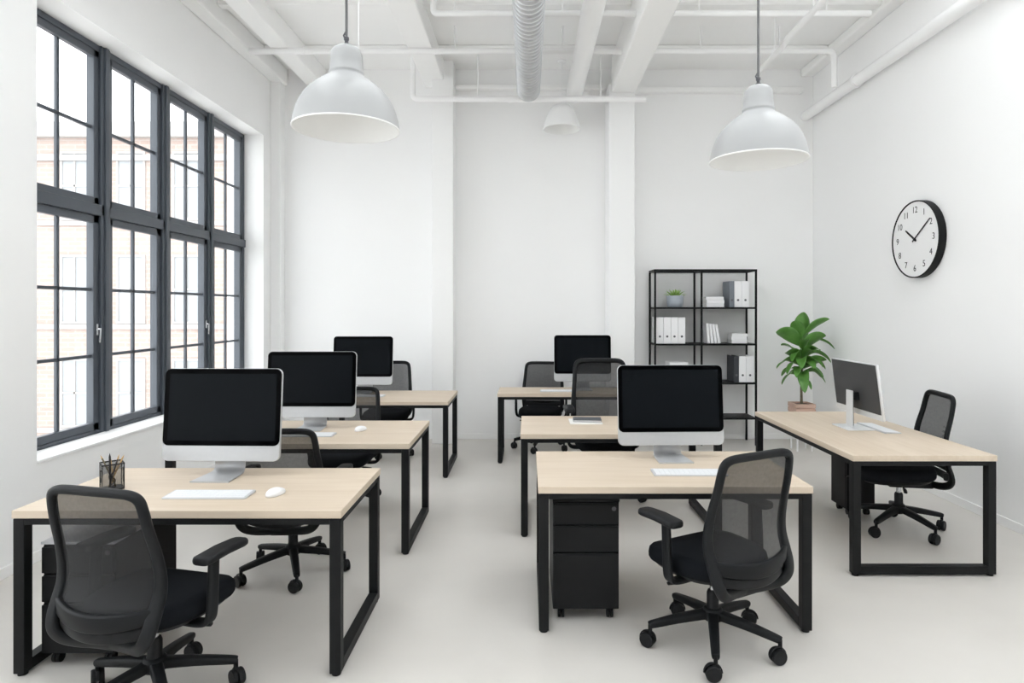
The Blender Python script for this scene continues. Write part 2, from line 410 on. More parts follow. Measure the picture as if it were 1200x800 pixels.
# added skylights between the beams, out of view, brightening the room from overhead
for k, (xa, xb) in enumerate(FILL_SKY):
    sk = bpy.data.objects.new('window_%d' % (k+3), None); COL.objects.link(sk); sk.location = (xa, SKY0, ZC+.12); struct(sk)
    f3 = MB(); w_, l_ = xb-xa, SKY1-SKY0
    for x in (.025, w_/2, w_-.025): f3.box(x-.025, x+.025, 0, l_, 0, .06)
    for j in range(7):
        y = .025 + (l_-.05)*j/6
        f3.box(0, w_, y-.02, y+.02, .002, .058)
    f3.build('window_frame', M['winframe'], sk, smooth=0)
    MB().box(.01, w_-.01, .01, l_-.01, .026, .032).build('pane', M['glass'], sk, smooth=0)

# ------------------------------------------------------------------ outside
struct(MB().box(-90, 60, -30, 90, -8.3, -8.0).build('street_ground', M['pave'], smooth=0))
bl = thing('brick_building', 'pale brick building with rows of windows seen through the window', 'building', (-20, 22, -8))
MB().box(-16, 14, 0, 10, 0, 15.6).build('brick_wall', M['brick'], bl, smooth=0)
c = MB().box(-16.15, 14.15, -.25, 10.1, 15.6, 16.1).box(-16.1, 14.1, -.12, 10.05, 14.8, 15.0)
c.build('cornice', M['stone'], bl, smooth=0)
for j, zc in enumerate((2.33-7.2, 2.33-3.6, 2.33, 2.33+3.6)):
    MB().box(-16.05, 14.05, -.07, .02, zc+8-1.38, zc+8-1.22).build('stone_band', M['stone'], bl, smooth=0)
    for i in range(-2, 5):
        xc = -13.8 + 20 + 1.95 * i
        if not (-16 < xc < 14): continue
        f = MB(); z = zc + 8
        for a, b, p, q in ((-.5,-.43,-1.2,1.2), (.43,.5,-1.2,1.2), (-.43,.43,-1.2,-1.12), (-.43,.43,1.12,1.2), (-.43,.43,-.03,.03), (-.025,.025,-1.12,1.12)):
            f.box(xc+a, xc+b, -.05, .05, z+p, z+q)
        fo = f.build('window', M['stone'], bl, smooth=0)
        MB().box(xc-.44, xc+.44, -.015, .02, z-1.14, z+1.14).build('pane', M['farglass'], fo, smooth=0)

# ------------------------------------------------------------------ desks
TH, TT, LW = .745, .036, .050
def desk(label, x0, x1, y0, y1, along_y=False, overhang=.004, rails=(-1, 1)):
    """table with closed steel loops at both ends; the local x axis is its long side"""
    W, D = (x1-x0, y1-y0) if not along_y else (y1-y0, x1-x0)
    t = thing('desk', label, 'desk', ((x0+x1)/2, (y0+y1)/2, 0), R(90) if along_y else 0, 'pale wood desks on black frames')
    MB().box(-W/2, W/2, -D/2, D/2, TH-TT, TH).build('tabletop', M['wood'], t, smooth=0, bevel=.003)
    a, b = W/2 - overhang, D/2 - overhang
    zt = TH - TT - .001
    ap = MB()
    for s in (-1, 1):
        y = s*(b - .02)
        ap.box(-a+LW, a-LW, y-.02, y+.02, zt-.028, zt)
        x = s*(a - LW/2)
        ap.box(x-LW/2, x+LW/2, -b+LW, b-LW, zt-.028, zt)
    ap.build('apron', M['black'], t, smooth=0, bevel=.002)
    for sx in (-1, 1):
        for sy in (-1, 1):
            x, y = sx*(a-LW/2), sy*(b-LW/2)
            lg = MB().box(x-LW/2, x+LW/2, y-LW/2, y+LW/2, .012, zt).build('leg', M['black'], t, smooth=0, bevel=.003)
            MB().lathe([(.02, 0), (.02, .012)], x, y, 16).build('foot', M['plast2'], lg)
        if sx not in rails: continue
        x = sx*(a-LW/2)
        MB().box(x-LW/2, x+LW/2, -b+LW, b-LW, .012, .012+LW).build('floor_rail', M['black'], t, smooth=0, bevel=.003)
    return t
desk('desk by the window nearest the camera, holding a pencil cup, keyboard and mouse', -2.305, -.832, 2.82, 3.58)
desk('middle desk of the window row, with a white mouse beside the keyboard', -2.43, -.79, 4.22, 5.10, rails=(1,))
desk('farthest desk of the window row, in front of the back wall', -2.07, -.77, 6.14, 6.98)
desk('front right desk with a black mesh chair at its near side and drawers beneath', .055, 1.45, 3.20, 4.00)
desk('empty topped desk behind the front right one, with only a notebook and a notepad', -.05, 1.41, 4.55, 5.32)
desk('small looking far desk near the back columns, with a large monitor on it', -.32, 1.15, 6.72, 7.28)
desk('desk standing lengthwise beside the right wall, with a monitor seen from behind', 2.0, 2.89, 3.88, 5.55, True, rails=(-1,))

# ------------------------------------------------------------------ drawer pedestals
def pedestal(label, x0, x1, y0, y1, h, splits, topmat, plain=False):
    t = thing('drawer_pedestal', label, 'drawer unit', ((x0+x1)/2, (y0+y1)/2, 0), 0, 'black drawer units under the desks')
    w, d = (x1-x0)/2, (y1-y0)/2
    zb = .055
    MB().box(-w, w, -d+.018, d, zb, h-.012).build('body', M['ped'], t, smooth=0, bevel=.003)
    MB().box(-w-.002, w+.002, -d+.002, d+.002, h-.012, h).build('top_panel', topmat, t, smooth=0, bevel=.002)
    zs = [zb + .004] + [zb + (h-.012-zb)*s for s in splits] + [h-.016]
    for i in range(len(zs)-1):
        lo, hi = zs[i], zs[i+1]
        dr = MB().box(-w+.003, w-.003, -d, -d+.0185, lo+.005, hi-.009).build('drawer', M['ped'], t, smooth=0, bevel=.003)
        MB().box(-w+.01, w-.01, -d+.004, -d+.0185, hi-.0088, hi-.003).build('finger_pull', M['plast2'], dr, smooth=0)
        if i == len(zs)-2 and not plain:
            k = MB().lathe([(.0, .0), (.011, 0), (.012, .004), (.012, .010)], seg=20, cap0=False)
            k.xf(Matrix.Translation((w-.028, -d-.004, hi-.032)) @ Matrix.Rotation(R(-90), 4, 'X'))
            k.build('lock', M['ring'], dr)
    for sx in (-1, 1):
        for sy in (-1, 1):
            x, y = sx*(w-.045), sy*(d-.05)
            cs = MB().lathe([(.012, .03), (.012, zb)], x, y, 12)
            for q in (-.010, .010):
                wv = MB(); cs.tube([(x+q-.007, y, .024), (x+q+.007, y, .024)], .024, 18)
                wv.bm.free()
            cs.build('caster', M['plast2'], t)
    return t
pedestal('black drawer unit with a pale top under the desk with the pencil cup', -2.235, -1.90, 2.90, 3.42, .575, (.47, .73), M['pedtop'])
pedestal('black three drawer unit under the left end of the front right desk', .135, .485, 3.33, 3.85, .64, (.53, .785), M['ped'])
pedestal('black narrow cabinet under the desk beside the right wall', 2.53, 2.76, 5.01, 5.26, .60, (.5, .76), M['ped'], plain=True)

# ------------------------------------------------------------------ office chair (faces +y in its own space)
def make_chair(label, loc, rz, base_deg):
    t = thing('office_chair', label, 'chair', loc, rz, 'black mesh back office chairs')
    P, P2 = M['plast'], M['plast2']
    # seat cushion
    def se(rx, ry, n=3.2, seg=44):
        out = []
        for k in range(seg):
            a = 2*PI*k/seg; c, s = math.cos(a), math.sin(a)
            out.append((rx*math.copysign(abs(c)**(2/n), c), ry*math.copysign(abs(s)**(2/n), s)))
        return out
    def cushion(rings, dy=.036):
        rr = []
        for sc, z in rings:
            row = []
            for x, y in se(.252*sc, .252*sc):
                f = max(0, y/.252)
                dz = -.032*f**3 + .012*max(0, -y/.252)**2
                row.append((x*(1-.05*max(0, -y/.252)), y+dy, z+dz + .014*(abs(x)/.245)**3*(1 if z > .45 else .3)))
            rr.append(row)
        return rr
    MB().rings(cushion([(.90,.392),(.97,.396),(1,.41),(1.005,.432),(.985,.452),(.93,.466),(.80,.471),(.5,.468),(.2,.466),(.02,.466)])).build('seat', M['fabric'], t, smooth=60)
    MB().rings(cushion([(.45,.352),(.70,.356),(.86,.372),(.93,.391),(.90,.3925)])).build('seat_pan', P2, t, smooth=60)
    # back frame
    half = crom([(0,-.288,.985),(.10,-.287,.985),(.168,-.285,.981),(.203,-.28,.962),(.215,-.272,.92),(.222,-.255,.84),(.231,-.228,.74),(.235,-.212,.65),(.235,-.214,.58),(.233,-.236,.515),(.230,-.256,.46),(.217,-.266,.415),(.188,-.258,.380),(.14,-.238,.360),(.07,-.215,.350),(0,-.205,.347)], 5)
    def prof(q):
        w = .036 + .018*min(1, max(0, (q-.38)/.22)) - .008*max(0, q-.7)/.3
        return rrect(w, .030, .010, 2)
    rings = []
    N = Vector((0, 1, 0)); n = len(half)
    for i, p in enumerate(half):
        tt = (half[min(i+1, n-1)] - half[max(i-1, 0)]).normalized()
        if i == 0: tt = Vector((1, 0, 0))
        N = (N - tt*N.dot(tt)).normalized(); B = tt.cross(N)
        rings.append([p + B*u + N*v for u, v in prof(i/(n-1))])
    left = [[Vector((-p.x, p.y, p.z)) for p in r] for r in rings[-2:0:-1]]
    f = MB().rings(left + rings + [left[0]], cap0=False, cap1=False)
    bmesh.ops.remove_doubles(f.bm, verts=f.bm.verts, dist=1e-5)
    bf = f.build('back_frame', P, t, smooth=50)
    # curve giving half width and y along the back
    def at_z(z):
        for a, b in zip(half, half[1:]):
            if a.z >= z >= b.z and a.z < .984:
                k = (a.z - z)/max(1e-6, a.z - b.z); q = a.lerp(b, k); return q.x, q.y
        return half[12].x, half[12].y
    rows = []
    for i in range(19):
        z = .972 - (.972-.505)*i/18
        hw, y = at_z(min(z, .955)); hw = hw - .004
        if z > .95: hw -= .012
        bulge = .012 + .048*(i/18)**1.3
        rows.append([(hw*u, y - bulge*(1-u*u) - .0, z - .015*(i/18)**3*(1-u*u)) for u in [k/9-1 for k in range(19)]])
    MB().grid(rows).build('mesh_panel', M['mesh'], t, smooth=60)
    # curved band behind the seat
    pts = []
    for k in range(25):
        u = k/12-1
        pts.append((.226*u, -.238-.072*(1-u*u), .502-.022*(1-u*u)))
    MB().sweep(pts, lambda q: rrect(.024, .058+.016*math.sin(PI*q), .009, 2), (0, 0, 1)).build('lumbar_band', P, t, smooth=50)
    pts2 = [(.20*u, -.235-.055*(1-u*u), .438-.02*(1-u*u)) for u in [k/10-1 for k in range(21)]]
    MB().sweep(pts2, lambda q: rrect(.03, .05, .01, 2), (0, 0, 1)).build('back_shell', P2, t, smooth=50)
    # arms
    for s in (-1, 1):
        pa = crom([(s*.13,-.015,.372),(s*.235,-.015,.368),(s*.283,-.015,.382),(s*.297,-.015,.43),(s*.299,-.012,.52),(s*.298,-.005,.648)], 6)
        am = MB().sweep(pa, lambda q: rrect(.060-.010*q, .024, .009, 2) , (0, 0, 1)).build('armrest', P, t, smooth=50)
        pr = [(.0, .55), (.02, .85), (.06, 1), (.5, 1.02), (.88, 1), (.965, .86), (1, .55)]
        rr = []
        for q, w in pr:
            y = -.085 + .255*q; zz = .662 - .012*abs(q-.45)
            rr.append([(s*.296 + u*w, y, zz + v*(.72+.28*w)) for u, v in rrect(.085, .032, .013, 3)])
        MB().rings(rr).build('arm_pad', P2, am, smooth=60)
    # tilt mechanism, levers, gas column
    MB().box(-.07, .07, -.215, .09, .318, .356).build('tilt_mechanism', P2, t, smooth=0, bevel=.012)
    for s in (-1, 1):
        lv = MB().tube([(s*.06, .0, .338), (s*.19, .03, .334)], .007, 10)
        lv.sweep([(s*.17, .025, .335), (s*.20, .032, .333), (s*.245, .045, .331)], lambda q: rrect(.026-.006*abs(q-.5), .012, .005, 2), (0, 0, 1))
        lv.build('lever', P2, t, smooth=50)
    MB().lathe([(.015, .24), (.015, .322)], seg=20).build('gas_cylinder', M['steel'], t)
    MB().lathe([(.036, .16), (.034, .18), (.029, .20), (.029, .255), (.024, .268), (.016, .27)], seg=24).build('column_sleeve', P2, t)
    # five star base
    b = MB().lathe([(.030, .118), (.046, .128), (.050, .15), (.046, .178), (.036, .186)], seg=30)
    for d in base_deg:
        a = R(d) - rz; c, s = math.cos(a), math.sin(a)
        pts = crom([(.03*c, .03*s, .153), (.16*c, .16*s, .136), (.29*c, .29*s, .112), (.318*c, .318*s, .106)], 4)
        b.sweep(pts, lambda q: rrect(.052-.020*q, .044-.016*q, .010, 2), (0, 0, 1))
    b.build('star_base', P, t, smooth=50)
    for k, d in enumerate(base_deg):
        a = R(d) - rz; c, s = math.cos(a), math.sin(a)
        x, y = .312*c, .312*s
        cs = MB().lathe([(.010, .03), (.010, .108)], x, y, 12)
        yaw = a + [0.5, -.4, .9, .2, -.8][k]
        ax = Vector((math.cos(yaw), math.sin(yaw), 0)); fw = Vector((-ax.y, ax.x, 0))
        ctr = Vector((x, y, .036)) - fw*.012
        arch = [ctr + fw*(.040*math.cos(q)) + Vector((0, 0, .040*math.sin(q))) for q in [PI*j/10 for j in range(11)]]
        cs.sweep(arch, rrect(.014, .006, .002, 1), tuple(ax.cross(Vector((0,0,1)))) )
        co = cs.build('caster', P2, t, smooth=50)
        for q in (-.0145, .0145):
            MB().lathe([(.020, -.0105), (.033, -.0105), (.036, -.006), (.036, .006), (.033, .0105), (.020, .0105)], seg=24).xf(
                Matrix.Translation(ctr + ax*q) @ Matrix.Rotation(yaw, 4, 'Z') @ Matrix.Rotation(R(90), 4, 'Y')).build('wheel', M['plast2'], co, smooth=50)
    return t
def deg5(a): return [a + 72*k for k in range(5)]
chair = make_chair('black mesh chair at the front right desk, all five casters in view', (.91, 3.10, 0), R(28), deg5(40))
dup(chair, (-1.575, 2.67, 0), R(-14), 'black mesh chair in the front left corner, at the desk with the pencil cup', (1, 1, .968), (), R(22))
dup(chair, (-1.465, 3.95, 0), R(2), 'black mesh chair between the first and second desks of the window row', (1, 1, .95), (), R(-8))
dup(chair, (-1.55, 5.33, 0), R(178), 'black mesh chair partly hidden behind the second monitor of the window row', (1, 1, .955))
dup(chair, (-1.60, 7.20, 0), R(183), 'black mesh chair behind the farthest desk of the window row', (1, 1, 1.03))
dup(chair, (.67, 5.52, 0), R(181), 'tall black mesh chair behind the desk with the notebook, in front of the far monitor', (1.05, 1.05, 1.19))
dup(chair, (.16, 7.47, 0), R(172), 'black mesh chair standing behind the far middle desk near the back wall')
dup(chair, (2.775, 4.72, 0), R(80), 'black mesh chair between the lengthwise desk and the right wall', (1, 1, 1.03), ('armrest',), R(-23))

# ------------------------------------------------------------------ screens
def corner_rect(w, h, r, seg=5):
    return rrect(w, h, r, seg)
def make_monitor(label, loc, rz, w=.64, h=.495):
    """silver computer with a black front and a deep silver chin; stands on the desk, faces -y"""
    t = thing('desktop_computer', label, 'monitor', loc, rz, 'silver desktop computers with black screens')
    tilt = Matrix.Translation((0, 0, .085)) @ Matrix.Rotation(R(-5), 4, 'X')
    up = Matrix.Rotation(R(90), 4, 'X')            # outline x,y -> x,z ; thickness -> -y
    def plate(rw, rh, r, y0, y1, zc, bev=0, seg=5):
        m = MB().prism(corner_rect(rw, rh, r, seg), -y1, -y0, bev)
        m.xf(tilt @ Matrix.Translation((0, 0, zc)) @ up)
        return m
    cas = plate(w, h, .034, -.004, .016, h/2, .003)
    # shallow curved back
    back = [[(x*k, -z, 0) for x, z in corner_rect(w, h, .034)] for k in (1,)]
    rr = []
    for sc, y in ((.985, .016), (.93, .026), (.75, .036), (.45, .043), (.12, .046)):
        rr.append([(x*sc, y, z*sc) for x, z in corner_rect(w, h, .034)])
    bk = MB().rings(rr).xf(tilt @ Matrix.Translation((0, 0, h/2)))
    me = bpy.data.meshes.new('tmp'); bk.bm.to_mesh(me); cas.bm.from_mesh(me); bk.bm.free(); bpy.data.meshes.remove(me)
    cas.build('casing', M['alu'], t, smooth=40)
    ch = .082
    g = plate(w-.004, h-ch-.002, .032, -.0065, -.0038, ch + (h-ch)/2 - .001)
    gl = g.build('screen_glass', M['bezel'], t, smooth=40)
    plate(w-.056, h-ch-.056, .003, -.0071, -.0062, ch + (h-ch)/2 - .001, 0, 1).build('display', M['screen'], gl, smooth=40)
    pts = crom([(0,-.115,.0045),(0,-.02,.0045),(0,.06,.005),(0,.092,.012),(0,.106,.035),(0,.104,.07),(0,.088,.14),(0,.070,.22)], 6)
    def pr(q): return rrect(.205-.035*min(1, q*2.2), .008, .003, 2)
    MB().sweep(pts, pr, (0, 0, 1)).build('stand', M['alu'], t, smooth=50)
    MB().box(-.03, .03, .030, .085, .19, .25).build('hinge', M['alu'], t, smooth=0, bevel=.006)
    return t
mon = make_monitor('silver computer with a black screen behind the pencil cup, first of the window row', (-1.645, 3.385, TH), R(-1.5))
dup(mon, (-1.63, 4.75, TH), R(0), 'silver computer with a black screen on the second desk of the window row', (1.05, 1, 1))
dup(mon, (-1.765, 6.76, TH), R(0), 'silver computer with a black screen on the farthest window row desk', (1, 1, 1.05))
dup(mon, (.865, 3.79, TH), R(2), 'silver computer with a black screen on the front right desk', (1, 1, .97))
dup(mon, (.62, 7.07, TH), R(0), 'silver computer with a black screen on the far middle desk behind the tall chair', (1, 1, 1.05))

# monitor seen from behind on the lengthwise desk (its screen faces +x)
t = thing('monitor', 'thin monitor turned away, dark back with a silver post, on the lengthwise desk', 'monitor', (2.51, 4.80, TH), R(90))
tilt = Matrix.Translation((0, .0, .10)) @ Matrix.Rotation(R(-7), 4, 'X')
up = Matrix.Rotation(R(90), 4, 'X')
# local: faces -y ; the rotation of 90 degrees turns that to +x
MB().prism(rrect(.67, .405, .008, 3), -.012, .006, .002).xf(tilt @ Matrix.Translation((0, -.02, .2025)) @ up).build('casing', M['alulight'], t)
MB().prism(rrect(.655, .395, .006, 2), -.0085, -.0055).xf(tilt @ Matrix.Translation((0, -.035, .205)) @ up).build('display', M['bezel'], t)
MB().prism(rrect(.640, .355, .004, 2), -.0155, -.0115).xf(tilt @ Matrix.Translation((0, -.02, .222)) @ up).build('back_panel', M['backpanel'], t)
MB().box(-.045, .045, .055, .066, .006, .285).build('post', M['alulight'], t, smooth=0, bevel=.003)
MB().box(-.036, .036, .047, .0555, .02, .275).build('cable_channel', M['plast2'], t, smooth=0, bevel=.002)
MB().box(-.05, .05, -.012, .056, .215, .275).build('hinge', M['plast2'], t, smooth=0, bevel=.006)
MB().prism(rrect(.26, .20, .006, 2), 0, .007, .002).xf(Matrix.Translation((0, .035, 0))).build('base_plate', M['alulight'], t)

# ------------------------------------------------------------------ keyboards and mice
def make_keyboard(label, loc, rz, w=.40, d=.125):
    t = thing('keyboard', label, 'keyboard', loc, rz, 'thin white keyboards')
    o = rrect(w, d, .010, 4)
    rr = [[(x*.995, y*.99, 0) for x, y in o], [(x, y, .002 + .004*(y+d/2)/d) for x, y in o], [(x, y, .005 + .005*(y+d/2)/d) for x, y in o], [(x*.99, y*.98, .006 + .005*(y+d/2)/d) for x, y in o]]
    MB().rings(rr).build('body', M['keybase'], t, smooth=30)
    k = MB()
    kw = (w - .024)/14; kd = (d - .020)/5
    for r in range(5):
        y0 = -d/2 + .010 + r*kd
        c = 0
        while c < 14:
            n = 5 if (r == 0 and c == 4) else 1
            x0 = -w/2 + .012 + c*kw
            zz = .006 + .005*(y0 + d/2)/d
            k.box(x0+.0012, x0+kw*n-.0012, y0+.0012, y0+kd-.0012, zz, zz+.0025)
            c += n
    k.build('keys', M['keys'], t, smooth=0)
    return t
kb = make_keyboard('thin white keyboard beside the mouse on the nearest window row desk', (-1.535, 3.05, TH), R(0))
dup(kb, (-1.575, 4.50, TH), 0, 'thin white keyboard under the second screen of the window row')
dup(kb, (-1.675, 6.52, TH), 0, 'thin white keyboard on the farthest desk of the window row')
dup(kb, (.885, 3.46, TH), R(-1), 'thin white keyboard on the front right desk, partly behind the chair back')
dup(kb, (.34, 6.92, TH), R(0), 'thin white keyboard on the far middle desk beside the tall chair')
dup(kb, (2.645, 4.76, TH), R(90), 'thin white keyboard in front of the monitor on the lengthwise desk')
def make_mouse(label, loc, rz):
    t = thing('computer_mouse', label, 'mouse', loc, rz, 'white computer mice')
    def o(sc):
        return [(.031*sc*math.copysign(abs(math.cos(a))**.8, math.cos(a)), .056*sc*math.copysign(abs(math.sin(a))**.8, math.sin(a))) for a in [2*PI*k/32 for k in range(32)]]
    def hz(z, y): return z*(1 - .25*(y/.056)**2 + .06*(-y/.056))
    rr = [[(x, y, z if z < .01 else hz(z, y)) for x, y in o(s)] for s, z in ((.90,0),(.97,.003),(1,.008),(.985,.016),(.92,.024),(.75,.030),(.45,.0335),(.1,.0345))]
    MB().rings(rr).build('shell', M['keys'], t, smooth=60)
    MB().box(-.0005, .0005, .0, .02, .028, .0326).build('button_seam', M['pedtop'], t, smooth=0)
    return t
ms = make_mouse('white mouse to the right of the keyboard on the nearest window row desk', (-1.22, 3.06, TH), R(-18))
dup(ms, (-1.235, 4.68, TH), R(-20), 'white mouse on the second desk of the window row')

# notepad and notebook on desk 5
np_ = thing('notepad', 'white notepad lying under the dark notebook on the desk behind the front right one', 'notepad', (.462, 5.03, TH))
MB().prism(rrect(.255, .21, .004, 2), 0, .008, .001).build('pages', M['paper'], np_, smooth=30)
MB().box(-.1275, .1275, .098, .1055, .0005, .0095).build('binding', M['keys'], np_, smooth=0)
nb = thing('notebook', 'dark blue grey notebook lying on the white notepad', 'notebook', (.478, 5.055, TH+.0096), R(-3))
MB().prism(rrect(.225, .145, .012, 3), 0, .003).build('cover', M['slate'], nb)
MB().prism(rrect(.219, .139, .010, 3), .003, .011).build('pages', M['paper'], nb)
MB().prism(rrect(.225, .145, .012, 3), .011, .0145, .001).build('cover', M['slate'], nb)

# pencil cup and pencils
CX, CY = -2.085, 3.17
cup = thing('pencil_cup', 'square black wire mesh pencil cup on the nearest window row desk', 'pencil cup', (CX, CY, TH), R(40))
s = .046
w_ = MB()
for q in range(4):
    a, b = [(-s,-s),(s,-s),(s,s),(-s,s)][q], [(s,-s),(s,s),(-s,s),(-s,-s)][q]
    w_.grid([[(a[0], a[1], .004), (b[0], b[1], .004)], [(a[0], a[1], .128), (b[0], b[1], .128)]])
bmesh.ops.remove_doubles(w_.bm, verts=w_.bm.verts, dist=1e-5)
w_.build('mesh_wall', M['cupmesh'], cup, smooth=0, solid=.001)
r_ = MB()
ring = [(-s,-s,.128),(s,-s,.128),(s,s,.128),(-s,s,.128)]
for q in range(4): r_.tube([ring[q], ring[(q+1) % 4]], .0035, 8)
r_.build('rim', M['black'], cup)
for q in range(4):
    MB().tube([(ring[q][0], ring[q][1], .004), ring[q]], .0022, 8).build('corner_post', M['black'], cup)
MB().box(-s-.001, s+.001, -s-.001, s+.001, 0, .005).build('base', M['black'], cup, smooth=0)
for q in range(4):                                         # cut-out scroll shapes on each side
    ang = q*90
    p = crom([(-.012, -s-.002, .03), (.006, -s-.002, .04), (.006, -s-.002, .058), (-.008, -s-.002, .066), (-.006, -s-.002, .085), (.012, -s-.002, .098)], 4)
    MB().tube(p, .0022, 8, (0, 1, 0)).xf(Matrix.Rotation(R(ang), 4, 'Z')).build('wire_scroll', M['black'], cup)
def pencil(label, bx, by, tx, ty, z1, mat, nm='pencil', cat='pencil', r=.0037):
    b = Vector((CX+bx, CY+by, TH+.010)); e = Vector((CX+tx, CY+ty, TH+z1)); d = (e-b).normalized()
    t = thing(nm, label, cat, tuple(b), 0, 'pencils and pens in the mesh cup')
    MB().tube([(0,0,0), (e-b)], r, 6 if nm == 'pencil' else 12).build('barrel', mat, t, smooth=0 if nm == 'pencil' else 35)
    L = (e-b)
    MB().tube([L, L + d*.010, L + d*.018], lambda q: r*(1 - .85*q), 10).build('tip', M['pencil'] if nm == 'pencil' else M['pen'], t)
pencil('brown pencil leaning out at the far left of the mesh cup', .018, .004, -.050, .0, .150, M['stem'])
pencil('raw wood pencil second from the left in the mesh cup', .008, .012, -.022, .020, .142, M['pencil'])
pencil('black pen standing upright in the middle of the mesh cup', -.004, -.006, -.006, -.008, .160, M['pen'], 'pen', 'pen', .0048)
pencil('raw wood pencil right of the black pen in the mesh cup', -.012, .010, .026, .008, .152, M['pencil'])
pencil('black pencil leaning right beside the wooden ones in the mesh cup', -.004, -.016, .036, -.012, .150, M['pen'])
pencil('yellowish pencil leaning out at the far right of the mesh cup', -.016, .0, .050, .004, .152, M['pencil'])

# ------------------------------------------------------------------ bookshelf with its contents
SX0, SXM, SX1, SY0, SY1, SH = 1.54, 2.10, 2.755, 7.60, 7.95, 2.10
bs = thing('bookshelf', 'open black metal bookshelf against the back wall', 'bookshelf', (SX0, SY0, 0))
def P_(x, y): return x - SX0, y - SY0
pw = .011
for x in (SX0, SXM, SX1):
    for yy in (SY0 + pw, SY1 - pw):
        a, b = P_(x, yy)
        MB().box(a-pw, a+pw, b-pw, b+pw, 0, SH).build('post', M['black'], bs, smooth=0, bevel=.002)
LV = [.336, .76, 1.228, 1.668]
for z in LV:
    MB().box(-.002, SX1-SX0+.002, .003, SY1-SY0-.003, z-.022, z).build('shelf', M['black'], bs, smooth=0, bevel=.002)
tp = MB()
tp.box(-pw, SX1-SX0+pw, 0, .022, SH, SH+.024).box(-pw, SX1-SX0+pw, SY1-SY0-.022, SY1-SY0, SH, SH+.024)
tp.box(-pw, pw, .022, SY1-SY0-.022, SH, SH+.024).box(SX1-SX0-pw, SX1-SX0+pw, .022, SY1-SY0-.022, SH, SH+.024)
tp.box(SXM-SX0-pw, SXM-SX0+pw, .022, SY1-SY0-.022, SH, SH+.024)
tp.build('top_frame', M['black'], bs, smooth=0)
for (xa, xb) in ((SX0+pw, SXM-pw), (SXM+pw, SX1-pw)):
    MB().box(xa-SX0, xb-SX0, SY1-SY0-.006, SY1-SY0-.002, LV[1], SH).build('back_panel', M['backboard'], bs, smooth=0)

def binder(label, x0, x1, z, mat, h=.315, d=.27, y0=SY0+.035, grp='ring binders on the bookshelf'):
    w = x1 - x0 - .003
    t = thing('ring_binder', label, 'binder', ((x0+x1)/2, y0, z+.0005), 0, grp)
    b = MB()
    b.box(-w/2, w/2, 0, .004, 0, h); b.box(-w/2, -w/2+.003, .004, d, 0, h); b.box(w/2-.003, w/2, .004, d, 0, h)
    b.build('cover', mat, t, smooth=0, bevel=.0012)
    MB().box(-w/2+.0035, w/2-.0035, .03, d-.012, .004, h-.012).build('pages', M['paper'], t, smooth=0)
    if w > .05:
        rg = MB()
        rg.lathe([(.007, -.002), (.0135, -.002), (.0135, .002), (.007, .002), (.007, -.002)], seg=20, cap0=False, cap1=False)
        rg.lathe([(.0001, -.0008), (.0075, -.0008), (.0075, .0005), (.0001, .0005)], seg=16)
        rg.xf(Matrix.Translation((0, -.001, .085)) @ Matrix.Rotation(R(90), 4, 'X')).build('finger_ring', M['ring'], t)
    return t
Z4, Z3, Z2, Z1 = LV[3], LV[2], LV[1], LV[0]
binder('slate grey ring binder left of the two white ones, topmost shelf', 2.445, 2.503, Z4, M['bindergrey'])
binder('white ring binder next to the slate grey one, topmost shelf', 2.503, 2.592, Z4, M['binder'])
binder('white ring binder at the right end of the topmost shelf', 2.592, 2.682, Z4, M['binder'])
for k, nm in enumerate(('leftmost of the four white ring binders on the second shelf', 'second from left of the four white ring binders on the second shelf', 'third from left of the four white ring binders on the second shelf', 'rightmost of the four white ring binders on the second shelf')):
    x = 1.558 + .0885*k
    binder(nm, x, x+.0885, Z3, M['binder'])
binder('charcoal ring binder beside two white ones on the third shelf', 2.497, 2.560, Z2, M['binderdark'])
binder('white ring binder next to the charcoal one on the third shelf', 2.560, 2.648, Z2, M['binder'])
binder('white ring binder at the right end of the third shelf', 2.648, 2.738, Z2, M['binder'])

def book(label, loc, size, rot=(0,0,0), grp='books on the bookshelf'):
    """size = spine length, page width, thickness; lies flat with its spine towards -y"""
    L, Wd, T = size
    t = thing('book', label, 'book', loc, 0, grp); t.rotation_euler = rot
    c = MB().box(-L/2, L/2, 0, Wd, 0, .003).box(-L/2, L/2, 0, Wd, T-.003, T).box(-L/2, L/2, 0, .003, .003, T-.003)
    c.build('cover', M['binder'], t, smooth=0, bevel=.0008)
    MB().box(-L/2+.004, L/2-.004, .0035, Wd-.004, .0035, T-.0035).build('pages', M['paper'], t, smooth=0)
    return t
z = Z4 + .0005
for k, (nm, T, dx) in enumerate((('bottom', .044, 0), ('middle', .040, .004), ('top', .040, -.003))):
    book(f'white book lying flat, {nm} of the three stacked on the topmost shelf', (2.275+dx, SY0+.05, z), (.215, .20, T)); z += T + .0008
z = Z3 + .0005
for k, (nm, T, dx) in enumerate((('bottom', .046, 0), ('middle', .036, -.004), ('top', .034, .003))):
    book(f'white book lying flat, {nm} of the three stacked on the second shelf', (2.575+dx, SY0+.06, z), (.185, .18, T)); z += T + .0008
for k, nm in enumerate(('leftmost', 'second from left', 'third from left', 'rightmost')):
    x = 2.205 + .039*k
    a = R(-5 - 1.6*k)
    # stands upright: the spine (local x) points up, thickness along x
    book(f'{nm} of the four white books leaning to the left on the second shelf', (x, SY0+.045, Z3+.0008+(.12-.002*k)*math.cos(a)+.031*math.sin(-a)), (.24-.004*k, .17, .031), (0, R(-90)+a, 0))
bx = thing('storage_box', 'white lidded box on the third shelf, just above the front right screen', 'box', (1.835, SY0+.15, Z2+.0005))
MB().box(-.11, .11, -.10, .13, 0, .185).build('body', M['binder'], bx, smooth=0, bevel=.003)
